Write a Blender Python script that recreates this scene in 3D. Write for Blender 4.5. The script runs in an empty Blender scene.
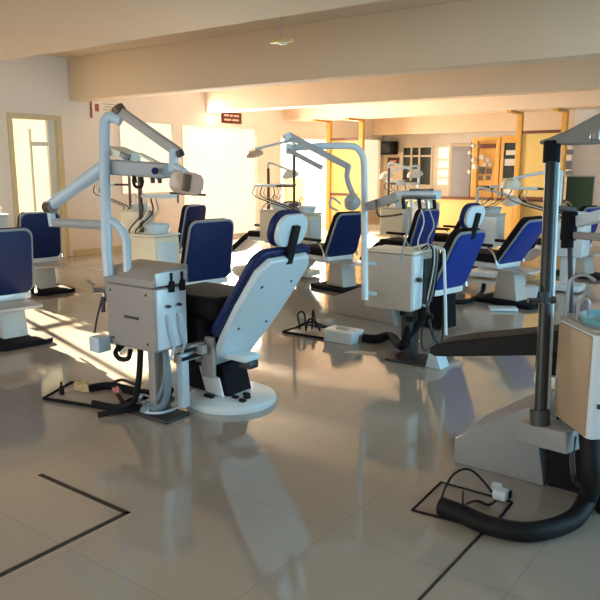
import bpy, bmesh, math, random
from mathutils import Vector, Matrix
R = math.radians
random.seed(7)
S = bpy.context.scene

# ------------------------------------------------------------ camera, world, sun, exposure
H = 1.6; FPX = 700.0; TH = R(10.9); YW = R(36.6)
cam_d = bpy.data.cameras.new('camera'); cam = bpy.data.objects.new('camera', cam_d)
S.collection.objects.link(cam); S.camera = cam
cam.location = (0, 0, H); cam.rotation_euler = (R(90) - TH, 0, YW)
cam_d.sensor_width = 36; cam_d.lens = 36 * FPX / 600; cam_d.clip_end = 300
S.view_settings.view_transform = 'Standard'; S.view_settings.look = 'None'
S.view_settings.gamma = 1; S.view_settings.use_curve_mapping = False
S.view_settings.exposure = 0.95

world = bpy.data.worlds.new('sky'); S.world = world; world.use_nodes = True
nt = world.node_tree; nt.nodes.clear()
wo = nt.nodes.new('ShaderNodeOutputWorld'); bg = nt.nodes.new('ShaderNodeBackground')
tc = nt.nodes.new('ShaderNodeTexCoord'); sx = nt.nodes.new('ShaderNodeSeparateXYZ')
mr = nt.nodes.new('ShaderNodeMapRange'); cr = nt.nodes.new('ShaderNodeMix'); cr.data_type = 'RGBA'
nt.links.new(tc.outputs['Generated'], sx.inputs[0]); nt.links.new(sx.outputs['X'], mr.inputs['Value'])
mr.inputs['From Min'].default_value = -0.9; mr.inputs['From Max'].default_value = 0.5
nt.links.new(mr.outputs[0], cr.inputs['Factor'])
cr.inputs['A'].default_value = (2.6, 2.3, 1.8, 1)      # bright haze on the sun's side
cr.inputs['B'].default_value = (0.62, 1.25, 1.75, 1)    # blue sky opposite
nt.links.new(cr.outputs['Result'], bg.inputs['Color']); bg.inputs['Strength'].default_value = 1.0
nt.links.new(bg.outputs[0], wo.inputs[0])

sd = bpy.data.lights.new('sun', 'SUN'); sun = bpy.data.objects.new('sun', sd); S.collection.objects.link(sun)
sd.energy = 30; sd.color = (1.0, 0.84, 0.58); sd.angle = R(0.6)
sun.location = (-20, 10, 8)
sun.rotation_euler = Vector((1, -0.286, -0.38)).to_track_quat('-Z', 'Y').to_euler()

def area(name, loc, d, sx_, sy_, e, col):
    l = bpy.data.lights.new(name, 'AREA'); o = bpy.data.objects.new(name, l); S.collection.objects.link(o)
    l.shape = 'RECTANGLE'; l.size = sx_; l.size_y = sy_; l.energy = e; l.color = col
    o.location = loc; o.rotation_euler = Vector(d).to_track_quat('-Z', 'Z').to_euler()
    return o
area('window_daylight_right', (3.75, 6.0, 1.7), (-1, 0, -0.12), 13, 1.5, 420, (0.42, 0.80, 1.0))
area('window_daylight_left', (-10.45, 11.5, 1.5), (1, -0.1, 0.12), 2.4, 1.8, 200, (1.0, 0.92, 0.80))  # added warm fill lamp before the glowing sun patch, no window behind it
area('window_daylight_far', (-10.3, 16.4, 1.5), (1, -0.5, 0.1), 1.8, 2.0, 65, (1.0, 0.92, 0.80))
area('window_daylight_rear', (-4.0, -2.6, 1.7), (0, 1, 0.0), 8, 1.5, 50, (1.0, 0.94, 0.88))

# ------------------------------------------------------------ pixel frame -> world point at a depth (metres)
def P(u, v, D):
    cx, cy = (u - 300) / FPX * D, (300 - v) / FPX * D
    f = D * math.cos(TH) + cy * math.sin(TH); z = cy * math.cos(TH) - D * math.sin(TH)
    c, s = math.cos(YW), math.sin(YW)
    return Vector((cx * c - f * s, cx * s + f * c, H + z))
def ony(u, v, Y):
    p = P(u, v, 1.0); t = Y / p.y
    return Vector((p.x * t, Y, H + (p.z - H) * t))
def onx(u, v, X):
    p = P(u, v, 1.0); t = X / p.x
    return Vector((X, p.y * t, H + (p.z - H) * t))
def gp(u, v, z=0.0):
    p = P(u, v, 1.0); t = (z - H) / (p.z - H)
    return Vector((p.x * t, p.y * t, z))

# ------------------------------------------------------------ materials
MATS = {}
def mat(name, col, rough=0.5, metal=0.0, var=0.06, scale=6.0, spec=0.5, coat=0.0, trans=0.0, emit=None, es=0.0, bump=0.0, alpha=1.0):
    m = bpy.data.materials.new(name); m.use_nodes = True; t = m.node_tree
    b = t.nodes['Principled BSDF']; MATS[name] = m
    tc = t.nodes.new('ShaderNodeTexCoord'); n = t.nodes.new('ShaderNodeTexNoise'); n.inputs['Scale'].default_value = scale
    n.inputs['Detail'].default_value = 4
    t.links.new(tc.outputs['Object'], n.inputs['Vector'])
    mx = t.nodes.new('ShaderNodeMix'); mx.data_type = 'RGBA'
    mx.inputs['A'].default_value = tuple(max(0, c * (1 - var)) for c in col) + (1,)
    mx.inputs['B'].default_value = tuple(min(1, c * (1 + var)) for c in col) + (1,)
    t.links.new(n.outputs['Fac'], mx.inputs['Factor']); t.links.new(mx.outputs['Result'], b.inputs['Base Color'])
    b.inputs['Roughness'].default_value = rough; b.inputs['Metallic'].default_value = metal
    b.inputs['Specular IOR Level'].default_value = spec; b.inputs['Coat Weight'].default_value = coat
    b.inputs['Transmission Weight'].default_value = trans
    b.inputs['Alpha'].default_value = alpha
    if emit: b.inputs['Emission Color'].default_value = emit + (1,); b.inputs['Emission Strength'].default_value = es
    if bump:
        bp = t.nodes.new('ShaderNodeBump'); bp.inputs['Strength'].default_value = bump; bp.inputs['Distance'].default_value = 0.01
        t.links.new(n.outputs['Fac'], bp.inputs['Height']); t.links.new(bp.outputs[0], b.inputs['Normal'])
    return m
wallm = mat('wall_paint', (0.80, 0.71, 0.62), 0.8, var=0.04, scale=1.5)
ceilm = mat('ceiling_paint', (0.72, 0.56, 0.40), 0.85, var=0.04, scale=1.0)
yelm = mat('yellow_paint', (0.76, 0.53, 0.17), 0.6, var=0.05, scale=2)
woodm = mat('orange_wood', (0.66, 0.34, 0.06), 0.4, var=0.2, scale=9)
dwoodm = mat('dark_wood', (0.16, 0.045, 0.02), 0.4, var=0.2, scale=9)
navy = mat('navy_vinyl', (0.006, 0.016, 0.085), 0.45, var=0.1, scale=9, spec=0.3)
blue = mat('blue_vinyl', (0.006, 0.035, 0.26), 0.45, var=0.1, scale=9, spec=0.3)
black = mat('black_vinyl', (0.012, 0.012, 0.016), 0.75, var=0.1, scale=10, spec=0.08)
rubber = mat('black_rubber', (0.008, 0.008, 0.009), 0.6, spec=0.2)
white = mat('white_enamel', (0.72, 0.76, 0.78), 0.28, var=0.03, scale=3, coat=0.3)
shell = mat('white_plastic', (0.66, 0.76, 0.82), 0.3, var=0.03, scale=3, coat=0.2)
pale = mat('pale_blue_enamel', (0.50, 0.62, 0.72), 0.3, var=0.03, scale=3, coat=0.2)
greyp = mat('grey_plastic', (0.38, 0.40, 0.42), 0.4)
taup = mat('taupe_enamel', (0.33, 0.305, 0.285), 0.35, var=0.04)
greym = mat('dark_grey_metal', (0.045, 0.045, 0.05), 0.45, metal=0.3)
chrome = mat('chrome', (0.75, 0.76, 0.78), 0.15, metal=1.0, var=0.02)
steel = mat('steel', (0.45, 0.46, 0.48), 0.3, metal=0.9)
brownm = mat('brown_metal', (0.13, 0.08, 0.05), 0.4, metal=0.4)
cream = mat('cream_plastic', (0.80, 0.74, 0.58), 0.4)
redb = mat('sign_red', (0.10, 0.012, 0.008), 0.5)
letter = mat('sign_lettering', (0.75, 0.50, 0.42), 0.6)
paper = mat('paper', (0.78, 0.72, 0.62), 0.8)
greyink = mat('grey_ink', (0.30, 0.27, 0.22), 0.8)
redink = mat('red_ink', (0.35, 0.08, 0.06), 0.7)
greenb = mat('green_board', (0.035, 0.085, 0.045), 0.6)
basin = mat('basin_blue', (0.16, 0.42, 0.52), 0.15, coat=0.5)
screen = mat('dark_screen', (0.02, 0.025, 0.03), 0.15)
framew = mat('window_frame_white', (0.78, 0.74, 0.64), 0.5)
framec = mat('window_frame_cream', (0.62, 0.50, 0.30), 0.5)
greyd = mat('grey_door', (0.33, 0.33, 0.38), 0.5)
darkg = mat('dark_glass', (0.035, 0.05, 0.05), 0.15)
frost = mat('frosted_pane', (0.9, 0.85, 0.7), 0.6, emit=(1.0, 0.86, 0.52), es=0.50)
sunpatch_pane = mat('bright_frosted_pane', (0.8, 0.7, 0.55), 0.8, emit=(1.0, 0.86, 0.64), es=0.40)  # glow stands in for sunlight on the wall; also glazes the far window
amber = mat('amber_glass', (0.60, 0.42, 0.34), 0.15, var=0.15, coat=0.6)
lampy = mat('yellow_lamp', (0.70, 0.60, 0.20), 0.4)
photo_a = mat('photo_dark', (0.10, 0.08, 0.07), 0.4)
photo_b = mat('photo_pale', (0.62, 0.60, 0.56), 0.4)
sandy = mat('sandy_cardboard', (0.55, 0.42, 0.24), 0.7, var=0.15)
redcloth = mat('pink_cloth', (0.55, 0.22, 0.20), 0.8)
concrete = mat('outer_concrete', (0.5, 0.46, 0.40), 0.9)
grout = mat('black_inlay', (0.012, 0.012, 0.012), 0.5)

def floor_material():
    m = bpy.data.materials.new('polished_tile'); m.use_nodes = True; t = m.node_tree; b = t.nodes['Principled BSDF']
    tc = t.nodes.new('ShaderNodeTexCoord'); n = t.nodes.new('ShaderNodeTexNoise'); n.inputs['Scale'].default_value = 0.9; n.inputs['Detail'].default_value = 5
    br = t.nodes.new('ShaderNodeTexBrick'); br.offset = 0; br.inputs['Scale'].default_value = 1.0
    br.inputs['Brick Width'].default_value = 0.8; br.inputs['Row Height'].default_value = 0.8; br.inputs['Mortar Size'].default_value = 0.0022
    br.inputs['Color1'].default_value = (0.37, 0.33, 0.29, 1); br.inputs['Color2'].default_value = (0.355, 0.318, 0.282, 1)
    br.inputs['Mortar'].default_value = (0.28, 0.25, 0.22, 1)
    t.links.new(tc.outputs['Object'], br.inputs['Vector']); t.links.new(tc.outputs['Object'], n.inputs['Vector'])
    mx = t.nodes.new('ShaderNodeMix'); mx.data_type = 'RGBA'; mx.blend_type = 'MULTIPLY'; mx.inputs['Factor'].default_value = 0.45
    cr = t.nodes.new('ShaderNodeValToRGB'); cr.color_ramp.elements[0].position = 0.3; cr.color_ramp.elements[1].position = 0.7
    cr.color_ramp.elements[0].color = (0.80, 0.79, 0.78, 1)
    t.links.new(n.outputs['Fac'], cr.inputs[0]); t.links.new(br.outputs['Color'], mx.inputs['A']); t.links.new(cr.outputs[0], mx.inputs['B'])
    t.links.new(mx.outputs['Result'], b.inputs['Base Color'])
    b.inputs['Roughness'].default_value = 0.07; b.inputs['IOR'].default_value = 1.75
    n2 = t.nodes.new('ShaderNodeTexNoise'); n2.inputs['Scale'].default_value = 3.5; n2.inputs['Detail'].default_value = 1
    bp = t.nodes.new('ShaderNodeBump'); bp.inputs['Strength'].default_value = 0.045; bp.inputs['Distance'].default_value = 0.02
    t.links.new(tc.outputs['Object'], n2.inputs['Vector']); t.links.new(n2.outputs['Fac'], bp.inputs['Height']); t.links.new(bp.outputs[0], b.inputs['Normal'])
    return m
floorm = floor_material()

# ------------------------------------------------------------ mesh helpers
def M4(loc=(0, 0, 0), rx=0, ry=0, rz=0):
    return Matrix.Translation(Vector(loc)) @ Matrix.Rotation(rz, 4, 'Z') @ Matrix.Rotation(ry, 4, 'Y') @ Matrix.Rotation(rx, 4, 'X')
class MB:
    def __init__(s): s.bm = bmesh.new()
    def _merge(s, b2, mt=None, smooth=False):
        me = bpy.data.meshes.new('tmp'); 
        if mt is not None: bmesh.ops.transform(b2, matrix=mt, verts=b2.verts)
        for f in b2.faces: f.smooth = smooth
        b2.to_mesh(me); b2.free(); s.bm.from_mesh(me); bpy.data.meshes.remove(me)
    def box(s, lo, hi, bev=0.0, mt=None, seg=2):
        b = bmesh.new(); bmesh.ops.create_cube(b, size=1)
        lo = Vector(lo); hi = Vector(hi); c = (lo + hi) / 2; d = hi - lo
        bmesh.ops.transform(b, matrix=Matrix.Translation(c) @ Matrix.Diagonal((abs(d.x), abs(d.y), abs(d.z), 1)), verts=b.verts)
        if bev: bmesh.ops.bevel(b, geom=b.edges[:], offset=bev, segments=seg, profile=0.6, affect='EDGES', clamp_overlap=True)
        s._merge(b, mt, False); return s
    def prism(s, pts, z0, z1, bev=0.0, mt=None, seg=2):
        # outline in XY extruded along Z
        b = bmesh.new(); vs = [b.verts.new((x, y, z0)) for x, y in pts]; f = b.faces.new(vs)
        r = bmesh.ops.extrude_face_region(b, geom=[f]); up = [g for g in r['geom'] if isinstance(g, bmesh.types.BMVert)]
        bmesh.ops.translate(b, vec=(0, 0, z1 - z0), verts=up); bmesh.ops.recalc_face_normals(b, faces=b.faces)
        if bev:
            es = [e for e in b.edges if abs(e.verts[0].co.z - e.verts[1].co.z) < 1e-6]
            bmesh.ops.bevel(b, geom=es, offset=bev, segments=seg, profile=0.6, affect='EDGES', clamp_overlap=True)
        s._merge(b, mt, False); return s
    def tube(s, pts, r, seg=10, smooth=True, n=5, cap=True):
        pts = [Vector(p) for p in pts]
        if smooth and len(pts) > 2:
            q = [pts[0] * 2 - pts[1]] + pts + [pts[-1] * 2 - pts[-2]]; out = []
            for i in range(1, len(q) - 2):
                for k in range(n):
                    t = k / n; a, b_, c, d = q[i - 1], q[i], q[i + 1], q[i + 2]
                    out.append(0.5 * ((2 * b_) + (c - a) * t + (2 * a - 5 * b_ + 4 * c - d) * t * t + (3 * b_ - a - 3 * c + d) * t ** 3))
            out.append(pts[-1]); pts = out
        rs = r if isinstance(r, (list, tuple)) else None
        b = bmesh.new(); rings = []; up = None
        for i, p in enumerate(pts):
            a = pts[max(0, i - 1)]; c = pts[min(len(pts) - 1, i + 1)]; d = (c - a).normalized()
            if up is None: up = d.orthogonal().normalized()
            up = (up - d * up.dot(d)); up = up.normalized() if up.length > 1e-6 else d.orthogonal().normalized()
            w = d.cross(up)
            if rs: t = i / (len(pts) - 1); rr = rs[0] * (1 - t) + rs[-1] * t
            else: rr = r
            rings.append([b.verts.new(p + (up * math.cos(k * 2 * math.pi / seg) + w * math.sin(k * 2 * math.pi / seg)) * rr) for k in range(seg)])
        for i in range(len(rings) - 1):
            for k in range(seg): b.faces.new((rings[i][k], rings[i][(k + 1) % seg], rings[i + 1][(k + 1) % seg], rings[i + 1][k]))
        if cap: b.faces.new(rings[0][::-1]); b.faces.new(rings[-1])
        bmesh.ops.recalc_face_normals(b, faces=b.faces); s._merge(b, None, True); return s
    def lathe(s, prof, mt=None, seg=28):
        b = bmesh.new(); rings = []
        for r_, z in prof: rings.append([b.verts.new((max(r_, 1e-4) * math.cos(k * 2 * math.pi / seg), max(r_, 1e-4) * math.sin(k * 2 * math.pi / seg), z)) for k in range(seg)])
        for i in range(len(rings) - 1):
            for k in range(seg): b.faces.new((rings[i][k], rings[i][(k + 1) % seg], rings[i + 1][(k + 1) % seg], rings[i + 1][k]))
        b.faces.new(rings[0][::-1]); b.faces.new(rings[-1]); bmesh.ops.recalc_face_normals(b, faces=b.faces)
        s._merge(b, mt, True); return s
    def build(s, name, m, parent=None, off=None):
        me = bpy.data.meshes.new(name); 
        if off is not None: bmesh.ops.translate(s.bm, vec=-Vector(off), verts=s.bm.verts)
        s.bm.to_mesh(me); s.bm.free(); me.materials.append(m)
        o = bpy.data.objects.new(name, me); S.collection.objects.link(o)
        if parent: o.parent = parent
        elif off is not None: o.location = off
        me.set_sharp_from_angle(angle=R(35))
        return o
def rrect(w, h, r, n=5, cx=0, cy=0):
    pts = []
    for (x, y, a) in ((w / 2 - r, h / 2 - r, 0), (-w / 2 + r, h / 2 - r, 90), (-w / 2 + r, -h / 2 + r, 180), (w / 2 - r, -h / 2 + r, 270)):
        for k in range(n + 1): t = R(a + 90 * k / n); pts.append((cx + x + r * math.cos(t), cy + y + r * math.sin(t)))
    return pts
def tag(o, label, cat, group=None):
    o['label'] = label; o['category'] = cat
    if group: o['group'] = group
    return o
def thing(name, loc, label, cat, rz=0, group=None):
    o = bpy.data.objects.new(name, None); S.collection.objects.link(o); o.empty_display_size = 0.1
    o.location = loc; o.rotation_euler = (0, 0, rz); return tag(o, label, cat, group)
def struct(o): o['kind'] = 'structure'; return o
def copy_tree(o, parent=None):
    c = o.copy(); S.collection.objects.link(c); c.parent = parent
    for ch in list(o.children): copy_tree(ch, c)
    return c

# ------------------------------------------------------------ room shell
XL, XR, YN, YF = -10.7, 4.0, -3.0, 18.6
struct(MB().box((XL - .3, YN - .3, -.2), (XR + .3, YF + .3, 0)).build('floor', floorm))
struct(MB().box((XL - .3, YN - .3, 3.4), (XR + .3, YF + .3, 3.6)).build('ceiling', ceilm))
def wall_with_holes(name, m, axis, c0, c1, a0, a1, z0, z1, holes):
    # holes: (a0, a1, z0, z1) along the wall
    mb = MB()
    def put(s0, s1, q0, q1):
        if s1 - s0 < 1e-4 or q1 - q0 < 1e-4: return
        if axis == 'x': mb.box((c0, s0, q0), (c1, s1, q1))
        else: mb.box((s0, c0, q0), (s1, c1, q1))
    cur = a0
    for (h0, h1, q0, q1) in sorted(holes):
        put(cur, h0, z0, z1); put(h0, h1, z0, q0); put(h0, h1, q1, z1); cur = h1
    put(cur, a1, z0, z1)
    return struct(mb.build(name, m))
HL = [(4.72, 6.3, 1.05, 2.62), (6.5, 7.5, 0.02, 2.43), (8.75, 10.15, 1.05, 2.43), (10.35, 12.75, 0.05, 2.43), (13.55, 15.6, 0.0, 2.30), (16.6, 18.4, 0.3, 2.35)]
wall_with_holes('wall_left', wallm, 'x', XL - .25, XL, YN, YF, 0, 3.4, HL)
wall_with_holes('wall_back', wallm, 'y', YF, YF + .25, XL - .25, XR + .25, 0, 3.4, [(-10.1, -9.1, 1.0, 2.15), (-9.02, -8.55, 1.0, 2.15)])
wall_with_holes('wall_right', wallm, 'x', XR, XR + .25, YN, YF, 0, 3.4, [(-1.5, 1.5, .8, 2.5), (2.1, 5.1, .8, 2.5), (5.7, 8.7, .8, 2.5), (9.3, 12.3, .8, 2.5)])
wall_with_holes('wall_near', wallm, 'y', YN - .25, YN, XL - .25, XR + .25, 0, 3.4, [(-8.5, -5.5, .9, 2.4), (-4, -1, .9, 2.4)])
# wall carrying the green board, right of the wooden partition
struct(MB().box((-4.2, 14.85, 0), (XR, 15.05, 3.4)).build('wall_inner', wallm))
# beams across the hall
for i, (y0, y1, z) in enumerate([(1.2, 4.42, 2.7), (7.7, 8.05, 2.7), (11.05, 11.4, 2.7), (13.75, 14.45, 2.66), (17.9, 18.2, 2.45)]):
    struct(MB().box((XL, y0, z), (XR, y1, 3.4), .012).build('trim_%d' % (i + 1), ceilm))
struct(MB().box((XL, YN, 0), (XL + .02, 3.0, .1)).box((XL, 7.6, 0), (XL + .02, 10.3, .1)).box((XL, 12.8, 0), (XL + .02, 13.5, .1)).build('baseboard_left', framec))

# windows, doors and glowing sun patches in the left wall
def window(n, y0, y1, z0, z1, cols, rows, fm, pm, w=.055, x=XL, depth=.12):
    mb = MB(); x0, x1 = x - depth, x + .012
    mb.box((x0, y0, z0), (x1, y0 + w, z1)).box((x0, y1 - w, z0), (x1, y1, z1)).box((x0, y0 + w, z0), (x1, y1 - w, z0 + w)).box((x0, y0 + w, z1 - w), (x1, y1 - w, z1))
    for k in range(1, cols): yy = y0 + (y1 - y0) * k / cols; mb.box((x0 + .03, yy - w / 2, z0 + w), (x1 - .01, yy + w / 2, z1 - w))
    for zz in rows: mb.box((x0 + .035, y0 + w, zz - w / 2), (x1 - .015, y1 - w, zz + w / 2))
    fr = struct(mb.build('window_%d' % n, fm))
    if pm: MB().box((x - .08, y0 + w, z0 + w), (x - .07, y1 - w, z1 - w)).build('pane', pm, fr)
    return fr
window(2, 4.72, 6.3, 1.05, 2.62, 3, [1.75], framew, None, .045)
window(3, 8.75, 10.15, 1.05, 2.43, 1, [], framew, sunpatch_pane, .02)  # no real window: glowing panel added as the wall's sunlit patch
window(4, 10.35, 12.75, 0.05, 2.43, 1, [], framew, sunpatch_pane, .02)  # sunlit patch continues to the floor as a second added glowing panel
window(5, 16.6, 18.4, 0.3, 2.35, 1, [], framew, sunpatch_pane, .03)
# door with a frosted glazed leaf on the far left
d = MB(); w = .1
d.box((XL - .2, 6.5, 0), (XL + .03, 6.58, 2.43)).box((XL - .2, 7.42, 0), (XL + .03, 7.5, 2.43)).box((XL - .2, 6.58, 2.35), (XL + .03, 7.42, 2.43))
door = struct(d.build('door_1', framec))
MB().box((XL - .16, 6.58, .0), (XL - .15, 7.42, 2.35)).build('frosted_pane', frost, door)
lf = MB().box((XL - .13, 6.95, .75), (XL - .09, 6.98, 2.2)).box((XL - .13, 6.98, 1.92), (XL - .09, 7.28, 1.99)).box((XL - .13, 7.28, .02), (XL - .07, 7.42, 2.35)).build('door_leaf', framew, door)
# open doorway at the far end of the left wall, with bright terrace outside
d = MB().box((XL - .2, 13.55, 0), (XL + .02, 13.61, 2.30)).box((XL - .2, 15.54, 0), (XL + .02, 15.6, 2.30)).box((XL - .2, 13.61, 2.24), (XL + .02, 15.54, 2.30))
struct(d.build('door_2', framew))
bd = MB().box((XL - 1.35, 15.5, 0), (XL - 1.25, 16.3, 1.25), .01).build('terrace_cupboard', woodm)
tag(bd, 'orange wooden cupboard seen through the bright doorway', 'cupboard')
struct(MB().box((XL - 9, 12.3, -.2), (XL - .3, 22, -.02)).build('terrace_floor', concrete))

# back wall window with dark panes, pale shutters, grey door
bw = MB(); yb = YF
def bframe(x0, x1, z0, z1, cols, rows, m, pm, n, w=.06):
    mb = MB(); y0, y1 = YF - .02, YF + .1
    mb.box((x0, y0, z0), (x0 + w, y1, z1)).box((x1 - w, y0, z0), (x1, y1, z1)).box((x0 + w, y0, z0), (x1 - w, y1, z0 + w)).box((x0 + w, y0, z1 - w), (x1 - w, y1, z1))
    for xx in cols: mb.box((xx - w / 2, y0, z0 + w), (xx + w / 2, y1, z1 - w))
    for zz in rows: mb.box((x0 + w, y0 + .005, zz - w / 2), (x1 - w, y1, zz + w / 2))
    fr = struct(mb.build('window_%d' % n, m)); MB().box((x0 + w, YF + .05, z0 + w), (x1 - w, YF + .06, z1 - w)).build('pane', pm, fr)
bframe(-10.1, -9.1, 1.0, 2.15, [-9.78, -9.52], [1.86], framew, darkg, 6, .05)
bframe(-9.02, -8.55, 1.0, 2.15, [], [1.25, 1.5, 1.75], framew, frost, 7, .06)
gd = struct(MB().box((-8.5, YF - .06, 0), (-7.85, YF - .01, 2.12), .008).build('door_3', greyd))
MB().box((-8.42, YF - .075, .15), (-7.93, YF - .055, .95), .004).box((-8.42, YF - .075, 1.1), (-7.93, YF - .055, 2.0), .004).build('door_panel', greyd, gd)
MB().tube([(-7.95, YF - .06, 1.0), (-7.95, YF - .12, 1.0), (-8.05, YF - .12, 1.0)], .012).build('door_handle', steel, gd)
struct(MB().box((-8.56, YF - .05, 2.12), (-7.79, YF, 2.18)).box((-8.56, YF - .05, 0), (-8.5, YF, 2.12)).box((-7.85, YF - .05, 0), (-7.79, YF, 2.12)).build('trim_8', framec))

# yellow half wall with dark ledge, and the wooden partition frames above it
YP = 14.62
struct(MB().box((-8.0, YP, 0), (-4.2, YP + .18, .86), .004).build('wall_half', yelm))
struct(MB().box((-8.05, YP - .05, .86), (-4.2, YP + .24, .91), .008).build('trim_6', dwoodm))
def partition(label, x0, x1, ztop, zc, zlow, zbase, panel=True, pz0=None):
    t = thing('wooden_partition_frame', (0, 0, 0), label, 'frame')
    yy = YP - .16 if zbase < .5 else YP - .0
    y0, y1 = YP - .17, YP - .07
    for x in (x0, x1):
        MB().box((x - .055, y0, zbase), (x + .055, y1, ztop), .006).build('post', woodm, t)
        MB().box((x - .05, y0 - .62, ztop - .045), (x + .05, y0, ztop), .005).build('ceiling_bracket', woodm, t)
    for z in (zc, zlow): MB().box((x0 + .055, y0 + .02, z - .03), (x1 - .055, y1 - .02, z + .03), .004).build('crossbar', dwoodm if zbase > .5 or True else woodm, t)
    if panel: MB().box((x0 + .055, y1 - .045, pz0), (x1 - .055, y1 - .025, zc - .03), .0).build('panel', yelm, t)
    t.location = ((x0 + x1) / 2, YP - .12, 0)
    for c in t.children: c.location = (-(x0 + x1) / 2, -(YP - .12), 0)
    return t
xa = ony(329, 180, YP - .12).x; xb = ony(361, 180, YP - .12).x
partition('orange wooden ceiling-high frame with yellow panel left of the half wall', xa, xb, 2.655, 2.21, .90, 0.0, True, 0.0)
xc = ony(517, 180, YP - .12).x; xd = ony(561, 180, YP - .12).x
partition('orange wooden ceiling-high frame with yellow panel above the half wall', xc, xd, 2.655, 2.26, .93, 0.0, True, .94)
# notice board with photos standing on the half wall
x0 = ony(472, 180, YP + .1).x; x1 = ony(499, 180, YP + .1).x
nb = thing('notice_board', ((x0 + x1) / 2, YP + .08, .91), 'orange wooden notice board with pinned photos on the half wall ledge', 'notice board')
hw = (x1 - x0) / 2
MB().box((-hw, -.03, 0), (-hw + .12, .05, 1.28), .004).box((hw - .08, -.03, 0), (hw, .05, 1.28), .004).box((-hw + .12, -.03, 1.2), (hw - .08, .05, 1.28), .004).box((-hw + .12, -.03, 0), (hw - .08, .05, .06), .004).build('board_frame', woodm, nb)
MB().box((-hw + .12, 0, .06), (hw - .08, .03, 1.2)).build('board_panel', mat('board_ochre', (0.60, 0.30, 0.06), .6), nb)
MB().box((-hw + .13, -.03, 1.05), (hw - .1, -.005, 1.14), .003).build('rail', dwoodm, nb)
MB().box((-hw + .13, -.03, .16), (hw - .1, -.005, .24), .003).build('rail', dwoodm, nb)
for (px, pz, ww, hh, m_) in [(-.10, .86, .10, .09, photo_b), (.04, .80, .1, .1, photo_b), (.10, .70, .08, .07, photo_b), (-.08, .58, .14, .16, photo_a), (.08, .56, .12, .12, photo_a), (-.1, .42, .09, .11, photo_a), (.07, .42, .09, .1, photo_a), (-.02, .70, .08, .08, photo_b)]:
    MB().box((px - ww / 2, -.012, pz - hh / 2), (px + ww / 2, -.004, pz + hh / 2)).build('pinned_photo', m_, nb)
# small sliding window right of the notice board
x0 = ony(500, 180, YP + .1).x + .02; x1 = xc - .02
sw = thing('hatch_window', ((x0 + x1) / 2, YP + .08, .91), 'narrow serving hatch with dark glass and white lower pane on the ledge', 'window'); hw = (x1 - x0) / 2
MB().box((-hw, -.03, 0), (-hw + .05, .04, 1.3)).box((hw - .05, -.03, 0), (hw, .04, 1.3)).box((-hw + .05, -.03, 1.15), (hw - .05, .04, 1.3)).box((-hw + .05, -.03, 0), (hw - .05, .04, .05)).build('hatch_frame', woodm, sw)
MB().box((-hw + .05, 0, .42), (hw - .05, .01, 1.15)).build('dark_pane', darkg, sw)
MB().box((-hw + .05, 0, .05), (hw - .05, .01, .42)).build('white_pane', framew, sw)
MB().box((-hw + .07, -.012, .68), (hw - .09, -.001, .82)).box((-hw + .09, -.012, .9), (hw - .07, -.001, 1.0)).build('sticker', photo_b, sw)
# wooden post on the half wall face
pz = ony(516, 210, YP - .1); tag(MB().box((-.07, 0, 0), (.07, .06, .85), .006).build('wooden_pilaster', woodm, off=(0, 0, 0)), 'short orange wooden pilaster on the yellow half wall', 'post')
bpy.data.objects['wooden_pilaster'].location = (ony(517, 225, YP - .3).x + .0, YP - .34, 0)
# clutter hanging left of notice board
pl_x = ony(468, 150, YP).x
cl = thing('hanging_clutter', (pl_x + .12, YP - .1, .91), 'tangle of pale hanging items left of the notice board', 'clutter')
MB().tube([(0, 0, 0), (.0, 0, 1.2)], .012).build('stand_pole', brownm, cl)
for k, (dx, z, r_) in enumerate([(.05, 1.1, .05), (-.03, .95, .045), (.07, .8, .06), (.1, .66, .07), (-.02, .55, .05)]):
    MB().lathe([(0, -r_), (r_ * .8, -r_ * .6), (r_, 0), (r_ * .7, r_ * .7), (0, r_)], M4((dx, 0, z)), 12).build('pouch', cream if k % 2 else photo_b, cl)

# ------------------------------------------------------------ signs and wall things
def sign_on_left(name, u0, v0, u1, v1, label, m, text_m, text, size):
    a = onx(u0, v0, XL); b_ = onx(u1, v1, XL); zc = (a.z + b_.z) / 2; yc = (a.y + b_.y) / 2
    t = thing(name, (XL, yc, zc), label, 'sign')
    hw, hh = abs(b_.y - a.y) / 2, abs(a.z - b_.z) / 2
    MB().box((.002, -hw, -hh), (.022, hw, hh), .003).build('board', m, t)
    for k, row in enumerate(text):
        x = -hw * .78; z = hh * (.38 if k == 0 else -.40); mb = MB()
        for ww in row:
            mb.box((.022, x, z - hh * .16), (.0245, x + ww * hw, z + hh * .16)); x += (ww + .12) * hw
        mb.build('lettering', text_m, t)
    return t
sign_on_left('wall_sign', 221, 111.5, 241, 124, 'small dark red sign with two pale lines high on left wall', redb, letter, [(.45, .3, .5), (.7, .65)], .085)
# poster of notices with a dark edged paper
yc = onx(106, 105, XL).y
po = thing('wall_notice', (XL, yc, 2.60), 'pale printed notice sheet on wall above the tall pipe', 'poster')
MB().box((.002, -.33, -.14), (.012, .26, .13), .0).build('sheet', paper, po)
MB().box((.012, -.36, -.17), (.03, -.33, .14), .002).build('dark_edge', redink, po)
for k in range(4): MB().box((.0125, -.08 + .03 * (k % 2), .085 - .05 * k), (.0135, .2, .097 - .05 * k)).build('text_line', greyink, po)
MB().box((.0125, -.26, -.05), (.0135, -.17, .08)).build('red_mark', redink, po)

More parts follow.
